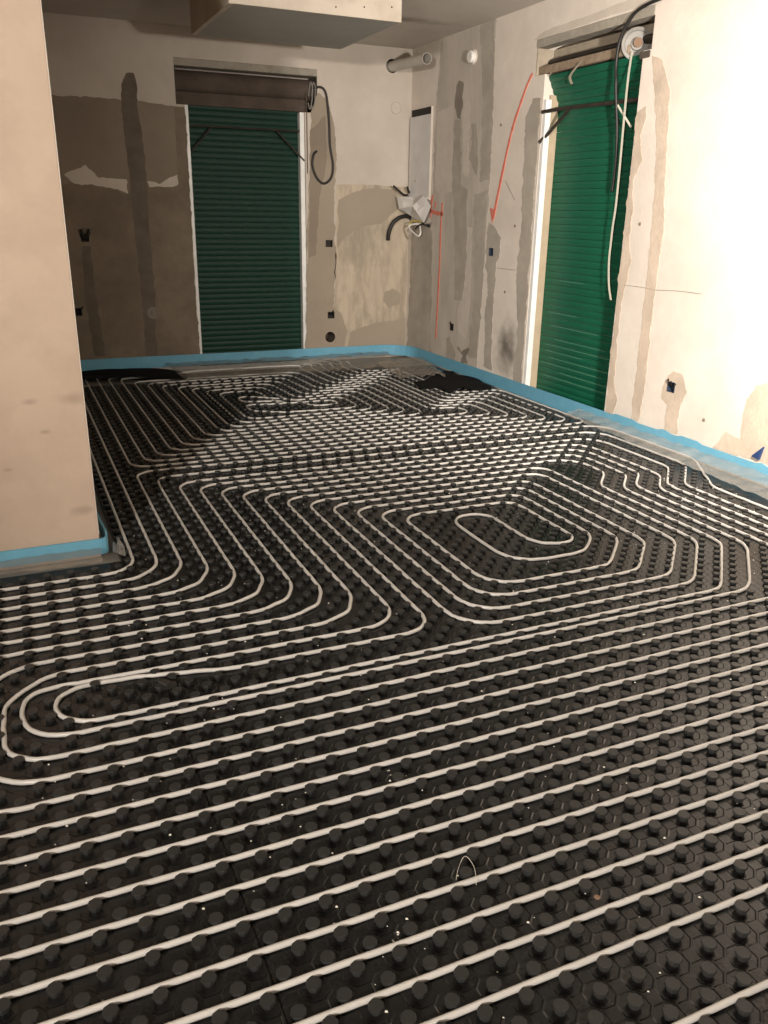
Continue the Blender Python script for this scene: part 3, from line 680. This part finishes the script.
def pipe(path, label):
    P = relax(resample(fillet(path), .025)); n = len(P); PIPE_PTS.append(P)
    # drop points on straight stretches
    keep = [0]; 
    for i in range(1, n-1):
        a, b, c = P[keep[-1]], P[i], P[i+1]
        u = b-a; v = c-b; cr_ = abs(u[0]*v[1]-u[1]*v[0])/(np.hypot(*u)*np.hypot(*v)+1e-9)
        if cr_ > .012 or np.hypot(*(c-a)) > .12: keep.append(i)
    keep.append(n-1); P = P[keep]
    pts = []
    for k, (x, y) in enumerate(P):
        z = .0128+.0008*math.sin(k*1.7)
        if 6.86 < y < 6.97 and x > 1.05: z += .03*min(1, (x-1.05)/.2)
        pts.append((x, y, z))
    o = MB().tube(pts, .0077, 8).build('heating_pipe', 'pipe_white', smooth=True)
    return tag(o, label, 'heating pipe')

colL = [1.475-.1*n for n in range(13)]
rowU = [2.525+.1*n for n in range(11)]+[3.675, 3.825]
rowL = [1.575, 1.475, 1.375, 1.275, 1.325, 1.425, 1.525, 1.625, 1.725, 1.825, 1.925, 2.025, 2.125]
low = {4: 1.175, 5: 1.125, 6: 1.025, 7: .925, 8: .825, 9: .725, 10: .625, 11: .525, 12: .425}
colR = [(2.175,), (2.275,), (2.375,), (2.475,), (2.625,), (2.725,), (3.025, 2.825, 2.78, 2.57), (3.125, 2.925, 2.69, 2.48), (3.225, 3.025, 2.69, 2.49), (3.325, 3.125, 2.62, 2.39), (3.50, 3.225, 2.73, 2.43), (3.65, 3.325, 2.74, 2.40), (3.80, 3.455, 2.82, 2.30)]
rowR = [None, 1.75, 1.575, 1.475, 1.375, 1.275, 1.175, 1.125, 1.025, .925, .825, .725, .625]
cutR = [0, .17, .26, .28, .33, .38, .42, .40, .42, .42, .42, .42, .42]
rU = [.075]*6+[.13]*7; rL = [.15, .15, .16, .17, .12, .15]+[.24]*7
UX = {7: -.56, 8: -.66, 9: -.76, 10: -.86, 11: -.96, 12: -1.06}
def left_U(n, down=True):      # from the left column n round the front loop to the low row (going down)
    if n == 4: s = [(0.25, 1.33, .3), (-.05, 1.40, .2), (-.335, 1.41, .085), (-.335, 1.18, .115)]
    elif n == 5: s = [(-.1, 1.43, .2), (-.435, 1.445, .10), (-.435, 1.13, .16)]
    elif n == 6: s = [(-.49, 1.525, .12, .14), (-.49, 1.03, .12)]
    else: s = [(UX[n], rowL[n], .2), (UX[n], low[n], .2)]
    return s
def ring_up(n):                # from right low row up the right column, along the upper row, to the left column (top)
    s = []; c = colR[n]
    if len(c) == 1: s += [(c[0], rowR[n], .14, cutR[n]), (c[0], rowU[n], rU[n])]
    else: s += [(c[1], rowR[n], .15, cutR[n]), (c[1], c[3], .12), (c[0], c[2], .12), (c[0], rowU[n], rU[n], .10)]
    s += [(colL[n], rowU[n], .09)]
    return s
def fwd(n):                    # ring n, travelled from its upper right to the left column and down
    return ring_up(n)+[(colL[n], rowL[n], rL[n])]
A = [(3.52, -1.7, 0), (3.52, .425, .12)]
def arm(ns):
    s = []
    for n in ns: s += fwd_rev(n)
    return s
# travel inwards: low row of U(n) -> left U -> column n up -> upper row -> right column down -> right low row of ring n
def inward(n):
    s = []
    if n >= 4: s += list(reversed(left_U(n)))
    s += [(colL[n], rowL[n], rL[n]), (colL[n], rowU[n], .09)]
    c = colR[n]
    if len(c) == 1:
        s += [(c[0], rowU[n], rU[n])]
        if n: s += [(c[0], rowR[n], .14, cutR[n])]
    else: s += [(c[0], rowU[n], rU[n], .10), (c[0], c[2], .12), (c[1], c[3], .12), (c[1], rowR[n], .15, cutR[n])]
    return s
p1 = list(A)
for n in (12, 10, 8, 6, 4, 2, 0): p1 += inward(n)
p1 += [(2.175, 1.885, .075), (1.935, 1.89, .13), (1.935, 2.415, .08), (1.70, 2.415, .12), (1.70, 1.75, .17)]
out = [(3.62, -1.7, 0), (3.62, .525, .12)]
for n in (11, 9, 7, 5, 3, 1): out += inward(n)
p1 += list(reversed(out))
pipe(p1, 'pale heating pipe spiralling through the middle and foreground of the floor')

# second circuit: the back of the room, fed along the wall end
m_ = range(13)
CL = [.075, .175, .275, .375, .475, .575, .675, .775, .88, 1.0, 1.1, 1.2, 1.29]
TLy = [7.30, 7.22, 7.15, 7.08, 7.0, 6.92, 6.72, 6.60, 6.47, 6.35, 6.23, 6.10, 5.97]
VX = [3.3, 3.21, 3.12, 3.03, 2.95, 2.87, 2.79, 2.68, 2.58, 2.48, 2.37, 2.27, 2.16]
TT = [6.52-.096*k for k in range(13)]
RR = [5.27, 5.17, 5.08, 5.0, 4.92, 4.84, 4.76]; RX = [3.76, 3.66, 3.54, 3.43, 3.31, 3.20, 3.05]
LR = [3.925+.1*k for k in range(13)]
def back_ring(m):              # left column m (bottom) -> top -> S-bend -> V column k=m+1 -> low row k
    k = m; SX = 1.95+.105*(9-m)
    s = [(CL[m], TLy[m], .10), (SX, TLy[m], .12), (SX+.04, TT[k], .12)]
    s += [(VX[k], TT[k], .10)]
    if k < 7: s += [(VX[k], RR[k], .08), (RX[k], RR[k], .10), (RX[k], LR[k], .10)]
    elif k < 11: s += [(VX[k], LR[k], .12)]
    elif k == 11: s += [(VX[k], 5.02, .1)]
    else: s += [(VX[k], 5.2, .08)]
    return s
def spiral(m0, x, y, ux, ylow):
    s = [(x, -1.7, 0), (x, ylow, .12), (ux, ylow, .2), (ux, y, .2), (CL[m0], y, .13 if m0 == 0 else .2)]
    m = m0
    while True:
        s += back_ring(m)
        if m >= 11: break
        s += [(CL[m+2], LR[m], .11)]; m += 2
    return s
sa = spiral(0, 3.32, 2.325, -1.26, .225); sb = spiral(1, 3.42, 2.225, -1.16, .325)
core = [(1.92, 5.2, .06), (1.84, 5.5, .08), (1.40, 5.80, .06), (1.40, 5.55, .05), (1.74, 5.47, .04), (1.74, 5.36, .04), (1.39, 5.43, .05), (1.39, 5.2, .08), (1.62, 5.06, .1)]
pipe(sa+core+list(reversed(sb)), 'pale heating pipe coiled over the back of the floor near the far shutter')
# third circuit: nearest rows, turning back outside the picture
p3 = [(-1.9, .125, 0), (3.15, .125, .048), (3.15, .025, .048), (-1.6, .025, .048), (-1.6, -.075, .048), (3.15, -.075, .048), (3.15, -.175, .048), (-1.6, -.175, .09), (-1.6, -.375, .09), (3.15, -.375, .09), (3.15, -.675, .09), (-1.9, -.675, 0)]
pipe(p3, 'straight pale heating pipe rows nearest the camera, at the bottom edge')

# ------------------------------------------------------------------ nubs: the 300 that show largest are single pieces, the rest one piece
def nub_data():
    mb = MB().lathe((0, 0, 0), (0, 0, 1), [(.0128, .004), (.0138, .0125), (.0180, .0170), (.0168, .022)], 8)
    mb.f.append(tuple(3*8+j for j in range(8))); return mb
# the few nubs that a bend would run through are left out
cellmap = {}
for x, y in np.vstack(PIPE_PTS): cellmap.setdefault((int(x//.05), int(y//.05)), []).append((x, y))
def clear(x, y):
    lim = .0150 if y < 4.9 else .009
    for i in (-1, 0, 1):
        for j in (-1, 0, 1):
            for px, py in cellmap.get((int(x//.05)+i, int(y//.05)+j), ()):
                if (px-x)**2+(py-y)**2 < lim*lim: return False
    return True
NP = np.array([p for p in NP if clear(*p)])
nb = nub_data(); me_n = None
rel = np.c_[NP, np.full(len(NP), .01)]-CAM
dep = rel@_F; sx = 384+FPX*(rel@_R)/dep; sy = 512-FPX*(rel@_U)/dep
vis = (dep > .2) & (sx > -8) & (sx < 776) & (sy < 1034) & (sy > 300)
order = np.argsort(np.where(vis, dep, 99))
near = set(order[:300].tolist())
for c_, i in enumerate(order[:300]):
    if me_n is None:
        o = nb.build('nub', 'nub_black'); me_n = o.data
    else:
        o = bpy.data.objects.new('nub', me_n); C.objects.link(o)
    o.location = (NP[i][0], NP[i][1], 0); child_at(o, mat_root)
rest = np.array([NP[i] for i in range(len(NP)) if i not in near])
V = np.array(nb.v); nv = len(V); allv = (V[None]+np.c_[rest, np.zeros(len(rest))][:, None]).reshape(-1, 3)
big = MB(); big.v = allv.tolist(); big.f = [tuple(a+k*nv for a in f) for k in range(len(rest)) for f in nb.f]
o = big.build('distant_nubs', 'nub_black'); tag(o, kind='stuff'); child_at(o, mat_root)

# ------------------------------------------------------------------ blue edge strips with clear film skirts
def strip_mesh(path, hgt, th):
    P = [Vector(p) for p in path]; mb = MB(); n = len(P)
    for i, q in enumerate(P):
        d = (P[min(i+1, n-1)]-P[max(i-1, 0)]).normalized(); s = Vector((d.y, -d.x)); h = hgt(i, q)
        w = .004*noise.noise(Vector((q.x*3, q.y*3, 1)))
        for (o_, z) in ((0, -.0), (th, 0), (th+w, h), (w, h)): mb.v.append((q.x+s.x*o_, q.y+s.y*o_, z))
    for i in range(n-1):
        for j in range(4): mb.f.append((4*i+j, 4*i+(j+1) % 4, 4*i+4+(j+1) % 4, 4*i+4+j))
    mb.f += [(0, 1, 2, 3), (4*n-4, 4*n-3, 4*n-2, 4*n-1)]
    return mb
def dens(P, step=.05):
    out_ = []; P = [Vector(p) for p in P]
    for a, b in zip(P[:-1], P[1:]):
        k = max(1, int((b-a).length/step)); out_ += [a+(b-a)*(i/k) for i in range(k)]
    return out_+[P[-1]]
rc = .34; arc = [(XW-.014-rc+rc*sin(a), YW-.014-rc+rc*cos(a)) for a in np.linspace(0, pi/2, 9)]
path = dens([(-.02, YW-.014)]+arc+[(XW-.014, 4.5), (XW-.014, 3.7), (XW-.014, -1.7)])
def hR(i, q):
    h = .114+.003*noise.noise(Vector((q.x, q.y, 0)))
    if q.y < 3.86 and q.x > 3.7: h += .010*(1 if noise.noise(Vector((0, q.y*4.3, 5))) > .05 else -.3)
    return h
strip = tag(strip_mesh(path, hR, .009).build('edge_strip', 'foam_blue'), 'blue foam edge strip along the foot of the far and right walls', 'edge strip')
pp = dens([(-3.1, 2.614), (-.045, 2.614), (-.031, 2.62), (-.022, 2.64), (-.018, 2.70), (-.026, 2.85), (-.036, 3.1), (-.036, 7.4)], .06)
strip2 = tag(strip_mesh(pp, lambda i, q: .078, .009).build('edge_strip', 'foam_blue'), 'blue foam edge strip wrapped round the foot of the beige wall end', 'edge strip')
def film(quad, nu, nv_, amp, zf, m, parent, name='film_skirt', seed=0, fr=7, lift=None):
    """wrinkled sheet between four corners (front-left, front-right, back-right, back-left), ragged front"""
    a, b, c, d = [Vector(q) for q in quad]; mb = MB()
    for j in range(nv_+1):
        for i in range(nu+1):
            u, v = i/nu, j/nv_; q = (a*(1-u)+b*u)*(1-v)+(d*(1-u)+c*u)*v
            if j == 0: q += (d-a)*(.16*noise.noise(Vector((u*9, seed, 2))))
            w = noise.noise(Vector((q.x*fr, q.y*fr*1.6, seed)))+.6*noise.noise(Vector((q.x*fr*2.7, q.y*fr*3.3, seed+4)))
            z = zf(u, v)+amp*w
            mb.v.append((q.x, q.y, max(z, .0245 if q.y < 6.7 else .004)))
    for j in range(nv_):
        for i in range(nu):
            k = j*(nu+1)+i; mb.f.append((k, k+1, k+nu+2, k+nu+1))
    o = mb.build(name, m, parent, smooth=True)
    return o
film([(1.12, 6.62), (3.30, 6.60), (3.62, 7.47), (1.10, 7.47)], 90, 34, .016, lambda u, v: .034+.006*v, 'film_clear', strip, seed=1)
film([(3.05, 5.95), (3.55, 5.95), (3.80, 6.95), (3.15, 6.75)], 26, 30, .022, lambda u, v: .05, 'film_clear', strip, seed=3)
film([(3.50, 1.55), (3.83, 1.45), (3.83, 4.15), (3.68, 4.15)], 18, 110, .012, lambda u, v: .034+.035*u, 'film_pale', strip, seed=5, fr=6)
film([(-1.2, 2.47), (-.06, 2.44), (-.05, 2.602), (-1.2, 2.602)], 60, 10, .008, lambda u, v: .03+.006*v, 'film_clear', strip2, seed=9, fr=11)
# torn flap at the wall end's corner
fl_ = [(.012, 2.66, .04), (.0, 2.60, .012), (.02, 2.50, .03), (.045, 2.47, .028), (.05, 2.53, .05), (.035, 2.60, .07), (.03, 2.66, .06)]
mb = MB(); mb.v = [(.02, 2.58, .045)]+fl_; mb.f = [(0, i, i+1) for i in range(1, len(fl_))]
mb.build('film_flap', 'film_pale', strip2)
# black mat sheets on the film; the corner one stands for dim nubbed mat
def offcut(pix, label, amp, seed):
    P = smoothline([Vector((*onZ(x, y, .05)[:2], 0)) for x, y in pix], 4, closed=True); cen = sum(P, Vector())/len(P); mb = MB(); n = len(P); R_ = 5
    for k in range(R_+1):
        f = 1-k/R_
        for q in P:
            w = cen+(q-cen)*max(f, .001); mb.v.append((min(w.x, XW-.02), min(w.y, YW-.02), .030+amp*(1-f*f)+.012*noise.noise(Vector((w.x*5, w.y*5, seed)))))
    for k in range(R_):
        for j in range(n): mb.f.append((k*n+j, k*n+(j+1) % n, (k+1)*n+(j+1) % n, (k+1)*n+j))
    o = mb.build('mat_sheet', 'offcut_black', smooth=True); s_ = o.modifiers.new('thick', 'SOLIDIFY'); s_.thickness = .003
    return tag(o, label, 'mat offcut')
offcut([(414, 380), (428, 377), (436, 371), (452, 369), (458, 373), (476, 376), (484, 381), (492, 386), (476, 388), (462, 385), (450, 390), (438, 385), (424, 386)], 'black sheet standing in for the dim nubbed mat near the room corner', .004, 1)
offcut([(70, 371), (110, 367), (150, 366), (176, 368), (186, 372), (182, 377), (140, 375), (100, 376), (70, 377)], 'black sheet offcut lying along the far wall beside the beige wall end', .006, 2)

# ------------------------------------------------------------------ small things on the floor
tag(MB().tube(smoothline([(.513, .133, .023), (.538, .165, .026), (.572, .193, .024), (.573, .15, .026), (.551, .1, .023)], 5), .0006, 5).build('wire_offcut', 'grain'), 'thin bent wire offcut lying on the nubs in the foreground', 'wire')
q = onZ(166, 684, .02); mb = MB()
mb.box((q[0]-.03, q[1]-.012, .003), (q[0]+.035, q[1]+.012, .02)); mb.quadbox([(q[0]-.025, q[1]+.0, .018), (q[0]+.0, q[1]-.02, .018), (q[0]+.02, q[1]+.01, .018), (q[0]-.02, q[1]+.03, .018), (q[0]-.025, q[1]+.0, .038), (q[0]+.0, q[1]-.02, .026), (q[0]+.02, q[1]+.01, .024), (q[0]-.02, q[1]+.03, .036)])
tag(mb.build('pipe_clip', 'rubber_black', bevel=.002), 'black clip holding the pipe at the front loop', 'clip')
q = onZ(597, 898, .002); mb = MB().lathe((q[0], q[1], .0), (0, 0, 1), [(.010, 0), (.012, .003), (.006, .007), (.0001, .007)], 6)
tag(mb.build('plaster_chip', 'chip_brown'), 'small brown chip between the nubs at lower right', 'chip')
q = onX(757, 452, XW-.02); mb = MB()
a, b, c = Vector(onX(751, 456, XW-.02)), Vector(onX(763, 447, XW-.02)), Vector(onX(758, 460, XW-.02))
mb.v = [tuple(a), tuple(b), tuple(c)]+[tuple(v+Vector((.016, 0, 0))) for v in (a, b, c)]; mb.f = [(0, 1, 2), (3, 5, 4), (0, 1, 4, 3), (1, 2, 5, 4), (2, 0, 3, 5)]
tag(mb.build('plastic_wedge', 'blue_plastic'), 'dark blue plastic scrap tucked behind the strip at the right edge', 'plastic scrap')
mb = MB()
def grain(x, y, r):
    z = r*.6; n = len(mb.v); z += .005; r *= 1.5; mb.v += [(x-r, y, z), (x+r*.6, y-r, z), (x+r, y+r*.5, z), (x-r*.2, y+r, z), (x, y, z+r), (x, y, .005)]
    mb.f.extend([(n+a_, n+b_, n+4) for a_, b_ in ((0, 1), (1, 2), (2, 3), (3, 0))]); mb.f.extend([(n+b_, n+a_, n+5) for a_, b_ in ((0, 1), (1, 2), (2, 3), (3, 0))])
for i in range(900):
    y = random.uniform(-.6, 4.6); x = random.uniform(-.6 if y < 2.4 else .1, 3.4); grain(x, y, random.choice((.0011, .0014, .0018, .0026)))
for cx_, cy_, k, sp_ in ((.22, -.26, 90, .035), (.26, -.25, 60, .02), (.31, .04, 12, .03), (.2, .55, 14, .05), (.55, .55, 10, .04), (3.3, 2.3, 30, .15), (3.25, 2.0, 25, .12)):
    for i in range(k): grain(random.gauss(cx_, sp_), random.gauss(cy_, sp_), random.choice((.0012, .0018, .0026)))
tag(mb.build('plaster_crumbs', 'grain'), 'white plaster crumbs scattered over the black mat', 'debris', kind='stuff')
